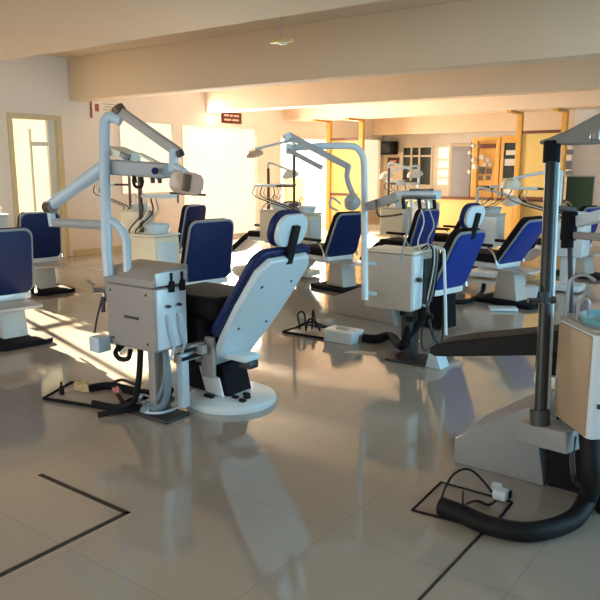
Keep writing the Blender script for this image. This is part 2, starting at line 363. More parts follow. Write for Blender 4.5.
tv = ony(390, 150, YF - .2); tvt = thing('wall_television', (tv.x, YF - .22, 1.9), 'small black television mounted high beside the back window', 'television')
MB().box((-.22, -.16, 0), (.22, .12, .38), .03).build('casing', rubber, tvt)
MB().box((-.18, -.175, .05), (.12, -.16, .33), .005).build('screen', screen, tvt)
MB().tube([(0, .1, .1), (0, .22, .1)], .02).build('wall_bracket', greym, tvt)
sp = ony(390, 161.5, YF)
st = thing('small_sign', (tv.x + .02, YF - .0, sp.z), 'dark red framed sign below the small television', 'sign')
MB().box((-.19, -.03, -.11), (.19, -.002, .11), .004).build('board', redb, st)
MB().box((-.12, -.034, -.02), (.1, -.0305, .03)).build('lettering', letter, st)
gb = thing('green_board', (ony(579, 200, 14.85).x, 14.85, .85), 'dark green board leaning flat against the cream wall at right', 'board')
MB().box((-.26, -.035, -.35), (.26, -.006, .52), .004).build('board_panel', greenb, gb)
MB().box((-.28, -.04, .52), (.28, -.004, .545), .003).box((-.28, -.04, -.375), (.28, -.004, -.35), .003).build('board_rim', greyp, gb)
for (u, v, ww, hh, lab) in [(567, 152, .07, .05, 'upper small grey wall ornament above the green board'), (566, 165, .06, .09, 'middle small dark wall ornament above the green board'), (566.5, 173, .07, .04, 'lowest small grey wall ornament above the green board')]:
    p = ony(u, v, 14.85)
    tag(MB().prism(rrect(ww * 2, hh * 2, .02), 0, .03, .004, M4((0, 0, 0), R(90))).build('wall_ornament', greyp, off=None), lab, 'ornament').location = (p.x + .06, 14.85, p.z)
# ceiling lamp near the second beam
lp = ony(281, 40, 7.2)
cl = thing('ceiling_lamp', (gp(281, 39, 3.4).x, 6.9, 2.98), 'small yellow lamp fitting hanging under the ceiling before the beam', 'lamp')
p = P(281, 40, 1); 
q = gp(281, 40, 3.02); cl.location = (q.x, q.y, 3.02)
MB().prism([(-.16, -.03), (.02, -.05), (.16, -.02), (.14, .06), (-.1, .05)], -.03, .0, .004).build('shade', lampy, cl)
MB().lathe([(0, -.06), (.05, -.05), (.06, -.03), (0, -.03)], M4((.03, 0, 0)), 16).build('bulb', cream, cl)
MB().tube([(0, 0, 0), (0, 0, 3.4 - 3.02)], .008).build('stem', greyp, cl)

# ------------------------------------------------------------ floor inlays (black strips set in the tiles) and floor boxes
def strip(n, pts, w=.012):
    mb = MB()
    for (x0, y0, x1, y1) in pts: mb.box((min(x0, x1) - w, min(y0, y1) - w, -.004), (max(x0, x1) + w, max(y0, y1) + w, .003))
    struct(mb.build('trim_%d' % n, grout))
strip(9, [(-3.14, 1.95, -2.46, 1.95), (-2.46, 0.9, -2.46, 1.95)])
strip(10, [(-1.05, 1.6, -1.05, 2.9)], .006)

def hose(mb, pts, r): mb.tube(pts, r, 12, True, 8)

# ------------------------------------------------------------ dental chairs (front towards local -X)
YZ = Matrix(((0, 0, 1, 0), (1, 0, 0, 0), (0, 1, 0, 0), (0, 0, 0, 1)))     # outline (x,y) -> (y,z), extruded along x
XZ = Matrix(((1, 0, 0, 0), (0, 0, 1, 0), (0, 1, 0, 0), (0, 0, 0, 1)))     # outline (x,y) -> (x,z), extruded along y
def taper(w0, w1, h, r, n=5):
    pts = rrect(1, 1, .001, 1); pts = rrect(w0, h, r, n, 0, h / 2)
    return [(x * (1 + (w1 / w0 - 1) * (y / h)), y) for x, y in pts]
greywedge = mat('pale_grey_enamel', (.27, .28, .29), .35)
trimm = mat('silver_trim', (.27, .29, .31), .35)
chairw = mat('chair_cream', (.56, .54, .50), .35)
def leg_slab(px, loc):
    # tapering padded slab seen from its side, 0.24 m deep
    b = bmesh.new(); pts = [P(u, v, 3.78 - (u - 427) * .0024) - Vector(loc) for u, v in px]; n_ = Vector((0, .24, 0))
    va = [b.verts.new(p) for p in pts]; vb = [b.verts.new(p + n_) for p in pts]; b.faces.new(va); b.faces.new(vb[::-1])
    for i in range(len(pts)): b.faces.new((va[i], va[(i + 1) % len(pts)], vb[(i + 1) % len(pts)], vb[i]))
    bmesh.ops.recalc_face_normals(b, faces=b.faces); bmesh.ops.bevel(b, geom=b.edges[:], offset=.012, segments=2, affect='EDGES', clamp_overlap=True)
    mb = MB(); mb._merge(b); return mb
def make_chair(label, style='plate', lean=20, cover='blue', L=.66, W=.54, headrest=False, seat_m=None, seat_z=.5, flat_leg=False, arms=True, loc=(0, 0, 0), rz=0, group=None, hr_lean=8, legL=.5, px=-.05):
    t = thing('dental_chair', loc, label, 'dental chair', rz, group)
    seat_m = seat_m or black
    # base
    if style == 'disc':
        MB().lathe([(0, 0), (.30, 0), (.305, .02), (.30, .045), (.27, .06), (.10, .075), (0, .075)], None, 48).build('base', shell, t)
        MB().prism([(-.34, .07), (-.08, .07), (.08, .07), (.02, .28), (-.30, .30)], -.12, .12, .015, XZ).build('pedestal', black, t)
        MB().prism([(-.10, .09), (.06, .075), (.02, .20), (-.16, .26)], -.155, -.14, .002, XZ).build('pedestal_cover', white, t)
        MB().box((-.42, -.17, .30), (-.02, .17, .40), .02).box((-.02, -.13, .335), (.24, .02, .375), .01).build('lift_frame', shell, t)
        MB().box((.15, -.10, .28), (.25, .0, .338), .02).build('frame_end_cap', greym, t)
        MB().box((-.06, -.235, .22), (.05, -.2, .50), .012).box((-.14, -.21, .3), (.0, -.15, .45), .012).build('side_plate', taup, t)
        for (x, y) in ((.12, -.10), (.18, -.05), (.20, -.12), (.14, -.01)):
            MB().box((x - .022, y - .016, .066), (x + .022, y + .016, .085), .004).build('foot_button', rubber, t)
        MB().box((-.08, -.2, .062), (.0, -.17, .082), .004).build('foot_button', rubber, t)
    elif style == 'wedge':
        MB().prism([(-1.02, 0), (-1.02, .14), (-.64, .40), (-.60, .40), (-.53, 0)] if flat_leg else [(-1.38, 0), (-1.38, .17), (-1.02, .32), (-.60, .30), (-.50, .0)], -.24, .24, .012, XZ).build('base', greywedge if flat_leg else taup, t)
        MB().prism([(-.50, .02), (.0, .02), (-.02, .30), (-.02, seat_z - .07), (-.35, seat_z - .07), (-.5, .25)], -.12, .12, .02, XZ).build('pedestal', black, t)
    else:
        MB().prism(rrect(.80, .50, .06, 4, .02, 0), 0, .05, .015).build('base', black, t)
        MB().prism([(-.16, .05), (.16, .05), (.12, .30), (.10, seat_z - .08), (-.10, seat_z - .08), (-.12, .30)], -.12, .12, .015, XZ).build('pedestal', chairw, t)
    # seat
    MB().prism(rrect(.60, W - .04, .07, 5, -.33 + px + .05, 0), seat_z + (.12 if style == 'disc' else 0), seat_z + (.27 if style == 'disc' else .10), .055 if style == 'disc' else .035, None, 4).build('seat', seat_m, t)
    MB().prism(rrect(.62, W - .02, .07, 5, -.32, 0), seat_z - .06, seat_z + (.13 if style == 'disc' else 0), .012).build('seat_shell', black if style == 'disc' else white, t)
    if style == 'plate': MB().prism(rrect(.66, .40, .04, 4, .02, 0), seat_z - .09, seat_z - .062, .008).build('rear_frame', chairw, t)
    # leg rest
    a = 0 if flat_leg else 38
    m = Matrix.Translation((-.62, 0, seat_z + .03)) @ Matrix.Rotation(R(-a), 4, 'Y')
    if flat_leg: leg_slab([(427, 351), (432, 345), (455, 341), (520, 335), (570, 330), (570, 356), (520, 356), (440, 357), (430, 356)], loc).build('leg_rest', rubber, t)
    else: MB().prism(rrect(legL, W - .10, .09, 5, -legL / 2, 0), -.045, .05, .025, m, 3).build('leg_rest', seat_m, t)
    if not flat_leg: MB().prism(rrect(legL * .9, W - .08, .07, 5, -legL / 2, 0), -.06, -.045, .004, m).build('leg_rest_shell', white, t)
    # back
    mb_ = Matrix.Translation((px, 0, seat_z + .0)) @ Matrix.Rotation(R(lean), 4, 'Y') @ YZ
    cov = {'blue': blue, 'navy': navy, 'white': shell}[cover]
    if cover == 'white':
        MB().prism(taper(W + .02, W + .02, L + .02, .10), -.055, -.005, .020, mb_, 3).build('backrest', navy, t)
        out = [(-.17, -.22), (.17, -.22), (.235, .05), (.26, .30), (.26, L - .10), (.19, L - .015), (-.19, L - .015), (-.26, L - .10), (-.26, .30), (-.235, .05)]
        sh = MB().prism(out, -.005, .045, .018, mb_, 4).build('back_shell', shell, t)
        for (y, z) in ((-.15, .48), (.15, .48), (-.14, .12), (.14, .12)):
            MB().lathe([(0, 0), (.012, 0), (.010, .004), (0, .004)], mb_ @ M4((y, z, .045)), 12).build('screw', greym, sh)
    else:
        MB().prism(taper(W, W * .88, L, .08), -.085, .0, .03, mb_, 3).build('backrest', black, t)
        MB().prism(taper(W + .02, W * .88 + .02, L + .01, .085), .0, .018, .004, mb_).build('back_trim', trimm, t)
        MB().prism([(x * .965, y * .975 + .006) for x, y in taper(W, W * .88, L, .08)], .016, .034, .010, mb_).build('back_cover', cov, t)
    if headrest:
        top = (Matrix.Translation((px, 0, seat_z)) @ Matrix.Rotation(R(lean), 4, 'Y')) @ Vector((0, 0, L))
        mh = Matrix.Translation(top + Vector((.0, 0, .015))) @ Matrix.Rotation(R(hr_lean), 4, 'Y') @ YZ
        hr = MB().prism(rrect(.31, .23, .10, 6, 0, .13), -.085, -.03, .03, mh, 3).build('headrest', navy, t)
        MB().prism(rrect(.29, .205, .09, 6, 0, .13), -.03, .01, .015, mh, 3).build('headrest_shell', shell, hr)
        MB().box((-.03, -.08, -.005), (.03, .17, .03), .006, mh @ M4((0, 0, .008))).build('headrest_bracket', rubber, hr)
    if arms:
        for s_ in ((-1,) if style == 'disc' else (-1, 1)):
            y = s_ * (W / 2 + .02)
            ar = MB().prism(rrect(.34, .055, .025, 4, -.26, y), seat_z + .19, seat_z + .225, .01).build('armrest', rubber, t)
            MB().tube([(-.02, y, seat_z - .02), (-.06, y, seat_z + .10), (-.16, y, seat_z + .19)], .014).build('armrest_post', chrome, ar)
    return t
# the front white-backed chair
make_chair('white-shelled dental chair with navy padding and headrest on round pale base, nearest on the left', 'disc', 35, 'white', .70, .56, True, black, .49, loc=(-3.14, 3.44, 0), arms=False, hr_lean=16, legL=.45, px=.09)
# chair of the near right unit, laid flat
make_chair('near black dental chair lying flat behind the tall dark pole at right', 'wedge', 70, 'navy', .60, .52, False, black, .58, True, False, (-.45, 3.63, 0), 0, legL=.62)
def chair_at(u, v, D, label, lean=20, cover='blue', style='plate', rz=0, hr=False, W=.54, L=.62, sz=.42, **k):
    # the top centre of the backrest lies at P(u,v,D)
    p = P(u, v, D); dx = -.05 + math.sin(R(lean)) * L
    c = Vector((dx * math.cos(rz), dx * math.sin(rz), 0))
    return make_chair(label, style, lean, cover, L, W, hr, None, sz, loc=(p.x - c.x, p.y - c.y, 0), rz=rz, **k)
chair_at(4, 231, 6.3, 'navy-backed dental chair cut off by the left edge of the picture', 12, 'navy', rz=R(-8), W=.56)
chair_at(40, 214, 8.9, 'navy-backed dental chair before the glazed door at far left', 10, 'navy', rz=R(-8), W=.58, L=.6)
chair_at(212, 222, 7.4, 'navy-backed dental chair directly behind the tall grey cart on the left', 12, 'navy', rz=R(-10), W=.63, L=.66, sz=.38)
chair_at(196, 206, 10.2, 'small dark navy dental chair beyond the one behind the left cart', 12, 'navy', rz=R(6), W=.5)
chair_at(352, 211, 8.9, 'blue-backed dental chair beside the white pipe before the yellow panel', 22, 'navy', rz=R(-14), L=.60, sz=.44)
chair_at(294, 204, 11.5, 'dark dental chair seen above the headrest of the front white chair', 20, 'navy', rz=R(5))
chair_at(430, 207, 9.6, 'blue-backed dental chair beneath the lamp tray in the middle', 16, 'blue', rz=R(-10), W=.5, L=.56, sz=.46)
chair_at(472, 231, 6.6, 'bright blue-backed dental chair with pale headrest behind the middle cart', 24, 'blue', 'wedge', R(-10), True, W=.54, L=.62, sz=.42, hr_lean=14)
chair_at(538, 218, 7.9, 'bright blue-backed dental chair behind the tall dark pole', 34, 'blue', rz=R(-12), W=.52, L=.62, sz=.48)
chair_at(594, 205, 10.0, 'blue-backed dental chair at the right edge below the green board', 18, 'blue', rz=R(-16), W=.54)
chair_at(470, 205, 10.8, 'distant dental chair peeping over the bright blue one with headrest', 25, 'blue', rz=R(0), W=.46, L=.4)

# ------------------------------------------------------------ front left dental unit (cart, pipe, arms)
OA = Vector((-3.415, 2.95, 0))
class UnitBuilder:
    """collects geometry in world metres and links it relative to the unit's base"""
    def __init__(s, O, name, label, cat='dental unit', group=None): s.O = Vector(O); s.t = thing(name, O, label, cat, 0, group)
    def part(s, mb, name, m, parent=None):
        bmesh.ops.translate(mb.bm, vec=-s.O, verts=mb.bm.verts); return mb.build(name, m, parent or s.t)
A = UnitBuilder(OA, 'dental_unit', 'tall dental unit with grey square cart, pale bent pipe and lamp arm at left')
x0, x1, y0, y1 = -3.645, -3.19, 2.81, 3.09
cart = A.part(MB().box((x0, y0, .46), (x1, y1, .865), .022, None, 3), 'cart_body', taup)
A.part(MB().box((x1 - .022, y0 + .02, .475), (x1 + .008, y1 - .015, .855), .010), 'side_cover', shell, cart)  # paler bluish face, sky light from the right put into the colour
A.part(MB().prism([(y0 - .008, .872), (y1 + .008, .872), (y1 + .008, .985), (y0 + .06, .965), (y0 - .008, .915)], x0 - .008, x1 + .010, .012, Matrix(((0, 0, 1, 0), (1, 0, 0, 0), (0, 1, 0, 0), (0, 0, 0, 1)))), 'lid', taup, None)
A.part(MB().box((x1 - .001, y0 + .015, .878), (x1 + .016, y1 - .01, .958), .006), 'lid_end', shell)  # lid end lightened in colour to match the sky-lit side
A.part(MB().box((-3.47, y0 - .004, .655), (-3.33, y0 + .002, .672), .001), 'nameplate', greym, cart)
for (x, z) in ((x0 + .05, .82), (x1 - .07, .82), (x0 + .06, .51), (x1 - .07, .51)):
    A.part(MB().lathe([(0, 0), (.009, 0), (.007, .004), (0, .004)], M4((x, y0, z), R(90)), 10), 'screw', greym, cart)
for y in (2.94, 3.03):
    A.part(MB().box((x1 + .006, y - .018, .83), (x1 + .034, y + .018, .90), .007).tube([(x1 + .02, y, .89), (x1 + .022, y, .95)], .009, 8), 'instrument_plug', rubber)
    A.part(MB().tube([(x1 - .0, y - .03, .745), (x1 + .03, y - .03, .745)], .011, 8).tube([(x1 + .022, y - .05, .748), (x1 + .022, y - .01, .742)], .006, 6), 'valve', greym)
    A.part(MB().tube([(x1 + .004, y - .04, .69), (x1 + .035, y - .03, .67), (x1 + .035, y - .02, .58), (x1 + .03, y, .50), (x1 + .0, y - .01, .40)], .009, 8), 'air_hose', pale)
A.part(MB().box((-3.70, 2.70, .42), (-3.60, 2.80, .52), .012).box((-3.66, 2.80, .46), (-3.64, 2.86, .48)), 'switch_box', pale)
# cluster of valves left of the cart
A.part(MB().tube([(-3.80, 2.86, .79), (-3.64, 2.88, .80)], .015, 8).tube([(-3.76, 2.80, .80), (-3.74, 2.92, .79)], .022, 8).tube([(-3.73, 2.86, .78), (-3.71, 2.86, .72)], .014, 8).tube([(-3.80, 2.84, .83), (-3.86, 2.84, .85)], .009, 6), 'instrument_holder', steel)
A.part(MB().tube([(-3.74, 2.86, .76), (-3.78, 2.84, .62), (-3.82, 2.84, .50)], .006, 6).tube([(-3.70, 2.83, .76), (-3.69, 2.82, .66)], .013, 6), 'holder_cord', greym)
# hook below
A.part(MB().tube([(-3.56, 2.84, .46), (-3.60, 2.83, .40), (-3.55, 2.82, .37), (-3.48, 2.83, .38), (-3.46, 2.84, .44)], .016, 8), 'grip_hook', rubber)
# supports to the floor
bluegrey = mat('blue_grey_hose', (.16, .23, .28), .4)
A.part(MB().box((-3.40, 2.92, .02), (-3.33, 3.02, .47), .02), 'support_column', taup)
A.part(MB().box((-3.62, 2.84, 0), (-3.16, 3.06, .02), .008), 'foot_plate', greym)
A.part(MB().tube([(-3.24, 2.93, .48), (-3.22, 2.93, .25), (-3.27, 2.92, .08), (-3.42, 2.88, .03)], .022).tube([(-3.30, 2.99, .47), (-3.28, 2.96, .25), (-3.34, 2.94, .10), (-3.45, 2.92, .03)], .018), 'supply_hose', bluegrey)
A.part(MB().tube([(-3.43, 2.90, .48), (-3.44, 2.88, .25), (-3.48, 2.86, .08), (-3.60, 2.82, .03), (-3.8, 2.78, .03)], .020), 'waste_hose', rubber)
A.part(MB().box((-3.22, 3.00, .06), (-3.16, 3.06, .42), .01), 'blue_panel', pale)
# linkage to the chair
A.part(MB().box((-3.22, 2.98, .36), (-3.17, 3.20, .42), .008).box((-3.16, 3.12, .40), (-3.10, 3.17, .46), .008).box((-3.20, 3.05, .43), (-3.14, 3.2, .47), .006), 'linkage', taup)
A.part(MB().box((-3.165, 3.0, .375), (-3.158, 3.17, .40)).box((-3.14, 3.0, .435), (-3.133, 3.1, .455)), 'linkage_slot', rubber)
# standing pipe
pb = Vector((-3.69, 3.02, .60)); D0 = 4.42
def PA(u, v, D=4.42): return P(u, v, D)
A.part(MB().tube([PA(109, 276), PA(107, 250), PA(105, 180), PA(104.5, 132), PA(105.5, 121), PA(111, 117), PA(121, 121)], .034, 16, True, 8), 'standing_pipe', pale)
A.part(MB().tube([PA(106, 219), PA(113, 222), PA(121, 229), PA(126, 240), PA(127, 256), PA(128, 274)], .028, 14, True, 8), 'curved_brace', pale)
A.part(MB().tube([PA(104, 225, 4.45), PA(54, 222.5, 4.7)], .030, 12, False), 'lower_arm', greyp)
A.part(MB().tube([PA(53, 226, 4.7), PA(50, 208, 4.7)], .026, 12, False), 'elbow_post', pale)
A.part(MB().tube([PA(47, 207, 4.7), PA(53, 207, 4.65)], .040, 16, False), 'elbow_joint', brownm)
da = MB(); 
p0, p1 = PA(50, 206, 4.68), PA(110, 163, 4.52); da.tube([p0, p1], [.040, .048], 12, False)
A.part(da, 'upper_arm', pale)
def beam_box(mb, a, b, w, h, bev=.01):
    a = Vector(a); b = Vector(b); d = b - a; Lh = d.length; z = Vector((0, 0, 1)); x = d.normalized(); y = z.cross(x).normalized(); z2 = x.cross(y)
    m = Matrix((x, y, z2)).transposed().to_4x4(); m.translation = a
    mb.box((0, -w / 2, -h / 2), (Lh, w / 2, h / 2), bev, m, 3); return mb
tr = A.part(beam_box(MB(), PA(112, 167, 4.52), PA(170, 171, 4.42), .16, .095, .02), 'delivery_head', greyp)
A.part(MB().tube([PA(155, 171, 4.33), PA(155, 171, 4.30)], .022, 14, False), 'head_knob', navy, tr)
A.part(beam_box(MB(), PA(115, 150, 4.5), PA(131, 157, 4.42), .14, .05, .01).tube([PA(124, 155, 4.46), PA(124, 163, 4.46)], .012, 8, False), 'display', framew, None)
A.part(beam_box(MB(), PA(120, 154, 4.36), PA(130, 158, 4.34), .01, .035, .002), 'display_screen', screen)
for k, (u, c) in enumerate(((134, rubber), (141, rubber), (152, greym), (159, greym))):
    A.part(MB().tube([PA(u, 175, 4.42), PA(u + 1, 183, 4.42)], .014, 8, False), 'handpiece_socket', c)
A.part(MB().tube([PA(133, 179, 4.4), PA(135, 186, 4.4), PA(141, 187, 4.4), PA(143, 180, 4.4)], .010, 8), 'handpiece_hose', rubber)
# spring arm and lamp
A.part(beam_box(MB(), PA(118, 110, 4.42), PA(179, 153, 4.30), .045, .060, .010), 'spring_arm', taup)
A.part(MB().tube([PA(117, 107, 4.42), PA(121, 113, 4.42)], .042, 12, False), 'arm_cap', brownm)
A.part(MB().tube([PA(174, 150, 4.3), PA(173, 172, 4.3)], .030, 12, False), 'arm_drop', pale)
A.part(MB().tube([PA(179, 151, 4.29), PA(181, 156, 4.29)], .026, 12, False), 'arm_tip', greym)
A.part(MB().tube([PA(174, 166, 4.3), PA(186, 172, 4.25)], [.028, .018], 12, False), 'lamp_neck', pale)
lm = Matrix.Translation(PA(187, 183, 4.28)) @ Matrix.Rotation(R(40), 4, 'Z') @ Matrix.Rotation(R(10), 4, 'Y')
A.part(MB().prism(rrect(.21, .14, .055, 6), -.03, .03, .02, lm @ Matrix.Rotation(R(90), 4, 'X'), 3), 'lamp_reflector', amber)
A.part(MB().box((-.025, -.045, -.05), (.025, .045, .055), .01, lm), 'lamp_housing', brownm)
A.part(MB().tube([PA(170, 193, 4.28), PA(206, 195, 4.28)], .007, 8, False).tube([PA(178, 195, 4.28), PA(178, 203, 4.28)], .006, 8, False), 'lamp_handle', brownm)

# floor box with bottle and cloths, front left
fb = UnitBuilder((-3.92, 2.84, 0), 'floor_service_plate', 'dark-edged service plate on the floor left of the front cart', 'floor plate')
q = [gp(44, 400), gp(72, 384), gp(140, 396), gp(112, 411)]
fb.part(MB().prism([(v.x, v.y) for v in q], .0, .012, .003), 'plate', taup)
mbp = MB()
for i in range(4): mbp.tube([q[i] + Vector((0, 0, .012)), q[(i + 1) % 4] + Vector((0, 0, .012))], .012, 8, False)
fb.part(mbp, 'edge_strip', black)
bt = gp(62, 396); o = MB().lathe([(0, 0), (.018, 0), (.018, .05), (.008, .065), (.008, .09), (0, .09)], None, 16).build('bottle', rubber); o.location = (bt.x, bt.y, .013); tag(o, 'tiny dark bottle standing on the floor plate at left', 'bottle')
def crumple(name, u, v, sx_, sy_, h, m, label, cat, z=.015, seed=1):
    rnd = random.Random(seed); b = bmesh.new(); bmesh.ops.create_icosphere(b, subdivisions=3, radius=1)
    for w in b.verts:
        k = 1 + .25 * math.sin(w.co.x * 5 + seed) * math.cos(w.co.y * 7 + seed * 2) + rnd.uniform(-.06, .06)
        w.co = Vector((w.co.x * sx_ * k, w.co.y * sy_ * k, max(0, w.co.z * h * k)))
    mb = MB(); mb._merge(b, None, True); o = mb.build(name, m); p = gp(u, v); o.location = (p.x, p.y, z); return tag(o, label, cat)
crumple('rag', 84, 391, .10, .06, .05, sandy, 'crumpled brown rag lying on the left floor plate', 'rag', seed=2)
crumple('rag', 119, 393, .05, .04, .035, redcloth, 'small pinkish rag beside the hoses left of the cart', 'rag', .015, seed=3)
hs = UnitBuilder((-3.62, 2.86, 0), 'floor_hoses', 'tangle of thick black hoses on the floor under the front left cart', 'hoses')
for k, (pts, r, m) in enumerate([([(88, 389), (110, 386), (135, 392), (160, 398), (170, 390)], .030, black), ([(118, 395), (125, 403), (140, 406), (155, 400), (150, 392), (135, 390)], .013, rubber), ([(98, 415), (120, 411), (150, 407), (165, 403)], .018, rubber), ([(105, 388), (120, 380), (135, 384)], .012, brownm), ([(140, 412), (160, 413), (178, 408)], .010, pale), ([(130, 398), (145, 395), (160, 405), (148, 411)], .008, steel)]):
    hs.part(MB().tube([gp(u, v, r + .002 + .008 * k * (i % 2)) for i, (u, v) in enumerate(pts)], r, 10, True, 8), 'hose', m)
for (u, v) in ((140, 402), (150, 406), (156, 399), (145, 408)):
    p = gp(u, v); hs.part(MB().box((p.x - .03, p.y - .015, .003), (p.x + .02, p.y + .02, .045), .008), 'fitting', steel)

# ------------------------------------------------------------ middle dental unit
c = P(411, 306, 5.6); mx, my = c.x, c.y
beige = mat('beige_enamel', (0.56, 0.51, 0.45), .35, var=.03)
B = UnitBuilder((mx - .2, my + .16, 0), 'dental_unit', 'middle dental unit with beige square cart, hooked white pipe and blue tray')
cart = B.part(MB().box((mx - .44, my, .44), (mx, my + .34, .90), .018, None, 3), 'cart_body', beige)
B.part(MB().box((mx - .02, my + .018, .455), (mx + .008, my + .18, .885), .008), 'side_cover', shell, cart)  # sky-lit side painted paler than the beige front
B.part(MB().box((mx - .45, my - .01, .905), (mx + .015, my + .35, .925), .008), 'lid', framew)
B.part(MB().box((mx - .001, my + .19, .48), (mx + .03, my + .33, .85), .006), 'open_panel', greym)
B.part(MB().tube([(mx + .02, my + .06, .70), (mx + .05, my + .06, .70)], .02, 10, False).tube([(mx + .045, my + .03, .71), (mx + .045, my + .10, .69)], .008, 8, False), 'valve', greym)
for k in range(5):
    y = my + .20 + .028 * k
    B.part(MB().tube([(mx - .04 + .01 * k, y, .92), (mx + .03, y, .965), (mx + .075, y, .93), (mx + .07, y + .01, .78), (mx + .04, y + .01, .62 - .02 * k), (mx + .02, y, .48)], .007, 7), 'handpiece_hose', [rubber, framew, greym, steel, rubber][k])
    B.part(MB().tube([(mx - .10, y, .935), (mx - .02, y, .96)], .011, 8, False), 'handpiece', framew)
B.part(MB().tube([P(444, 250, 5.55), P(445, 285, 5.55), P(446, 335, 5.6)], .013, 8, False), 'side_rod', shell)
B.part(MB().tube([P(444, 250, 5.55), P(434, 246, 5.6)], .013, 8, False), 'side_rod', shell)
B.part(MB().tube([(mx - .10, my + .16, .45), (mx - .08, my + .14, .30), (mx - .13, my + .12, .12), gp(390, 336, .05), gp(376, 339, .042), gp(363, 338, .042)], .040, 12).tube([(mx - .02, my + .2, .46), (mx + .0, my + .18, .34), (mx - .06, my + .12, .22), (mx - .12, my + .12, .12)], .026), 'waste_hose', black)
B.part(MB().tube([(mx + .04, my + .2, .50), (mx + .08, my + .2, .30), (mx + .12, my + .22, .18), (mx + .17, my + .24, .20), (mx + .18, my + .26, .46)], .012).tube([(mx + .03, my + .25, .5), (mx - .0, my + .2, .2), (mx + .1, my + .1, .12), (mx + .16, my + .26, .3)], .007), 'loop_hose', greym)
for (dx, dy, z) in ((-.06, .10, .36), (.03, .16, .40), (-.13, .12, .40), (.07, .2, .38)):
    B.part(MB().box((mx + dx - .025, my + dy - .02, z - .02), (mx + dx + .03, my + dy + .02, z + .025), .008), 'fitting', rubber)
B.part(MB().box((mx - .14, my + .10, .0), (mx - .04, my + .24, .45), .015), 'support_column', greym)
B.part(MB().box((mx - .24, my + .02, 0), (mx + .12, my + .32, .02), .006), 'foot_plate', greym)
B.part(MB().prism([(0, 0), (.14, 0), (.10, .10), (.03, .12)], -.08, .08, .008, Matrix.Translation((mx + .12, my + .12, .0)) @ XZ), 'blue_foot', pale)
PM = lambda u, v, D=5.55: P(u, v, D)
B.part(MB().tube([PM(365, 300), PM(364.5, 230), PM(364, 170), PM(363, 158), PM(358, 149), PM(349, 146), PM(325, 146), PM(289, 148, 5.5)], .027, 14, True, 7), 'standing_pipe', shell)
for v_ in (262, 292):
    B.part(beam_box(MB(), PM(362, v_), PM(376, v_ + 2, 5.62), .03, .03, .004), 'pipe_bracket', greyp)
B.part(beam_box(MB(), PM(288, 135, 5.45), PM(349, 167, 5.4), .04, .05, .01), 'spring_arm', greyp)
B.part(MB().tube([PM(287, 134, 5.46), PM(290, 140, 5.46)], .04, 12, False).tube([PM(286, 149, 5.45), PM(292, 149, 5.45)], .04, 12, False), 'arm_joint', shell)
B.part(beam_box(MB(), PM(288, 150, 5.4), PM(322, 168, 5.3), .03, .035, .008), 'lower_link', greyp)
B.part(MB().tube([PM(349, 165, 5.4), PM(347, 178, 5.4), PM(353, 195, 5.4)], .022, 10), 'arm_drop', greyp)
hd = B.part(MB().lathe([(0, -.02), (.05, -.04), (.065, -.02), (.055, .03), (.03, .06), (0, .06)], Matrix.Translation(PM(352, 202, 5.38)) @ M4((0, 0, 0), R(60), 0, R(20)), 24), 'lamp_head', greyp)
B.part(MB().tube([PM(341, 204, 5.3), PM(332, 198, 5.3), PM(330, 206, 5.3), PM(338, 211, 5.3)], .008, 8), 'lamp_handle', greyp, hd)
B.part(beam_box(MB(), PM(367, 207, 5.5), PM(399, 196, 5.35), .05, .07, .012), 'tray_arm', greyp)
B.part(beam_box(MB(), PM(400, 195, 5.35), PM(438, 195, 5.20), .16, .065, .012), 'delivery_head', pale)
B.part(beam_box(MB(), PM(402, 197, 5.23), PM(436, 197, 5.10), .01, .025, .002), 'head_slot', screen)
B.part(beam_box(MB(), PM(411, 190, 5.28), PM(432, 190, 5.2), .08, .02, .004), 'head_display', screen)
for k, (u, bot) in enumerate(((403, 300), (411, 215), (419, 212), (427, 214), (434, 213))):
    B.part(MB().tube([PM(u, 199, 5.2), PM(u + 1, 209, 5.2)], .015, 8, False), 'handpiece_socket', [rubber, framew, rubber, steel, rubber][k])
B.part(MB().tube([PM(406, 205, 5.3), PM(408, 225, 5.3), PM(404, 245, 5.35), PM(400, 262, 5.45)], .008), 'tray_cord', greyp)
B.part(MB().tube([PM(428, 206, 5.25), PM(434, 225, 5.3), PM(428, 240, 5.4), PM(430, 250, 5.5)], .005), 'tray_cord', greyp)
B.part(MB().tube([PM(420, 206, 5.25), PM(424, 222, 5.3), PM(418, 242, 5.4), PM(421, 252, 5.5)], .005), 'tray_cord', framew)
B.part(MB().tube([PM(376, 200, 5.4), PM(378, 215, 5.4), PM(388, 216, 5.4), PM(402, 214, 5.3)], .008), 'tray_cord', brownm)
# power box and papers
pb_ = gp(343, 341); o = MB().box((-.15, -.10, 0), (.15, .10, .11), .012, None, 3).box((-.16, -.11, .085), (.16, .11, .115), .01).build('power_box', shell); o.location = (pb_.x, pb_.y, 0); tag(o, 'small white power box on the floor before the middle cart', 'box')
MB().box((-.06, -.03, .115), (.06, .03, .122), .002).build('box_label', greyp, o)
for (u, v, w, h, r_, lab) in [(360, 353, .30, .10, 20, 'cream paper sheet on the floor below the white power box'), (407, 340, .26, .09, -10, 'crumpled cream paper on the floor beneath the middle cart')]:
    p = gp(u, v); o = MB().prism([(-w / 2, -h / 2), (-w * .1, -h * .6), (w / 2, -h * .35), (w * .45, h / 2), (-w * .2, h * .45)], 0, .004, .0).build('paper_sheet', paper if u > 400 else paper); o.location = (p.x, p.y, .002); o.rotation_euler = (0, 0, R(r_)); tag(o, lab, 'paper')
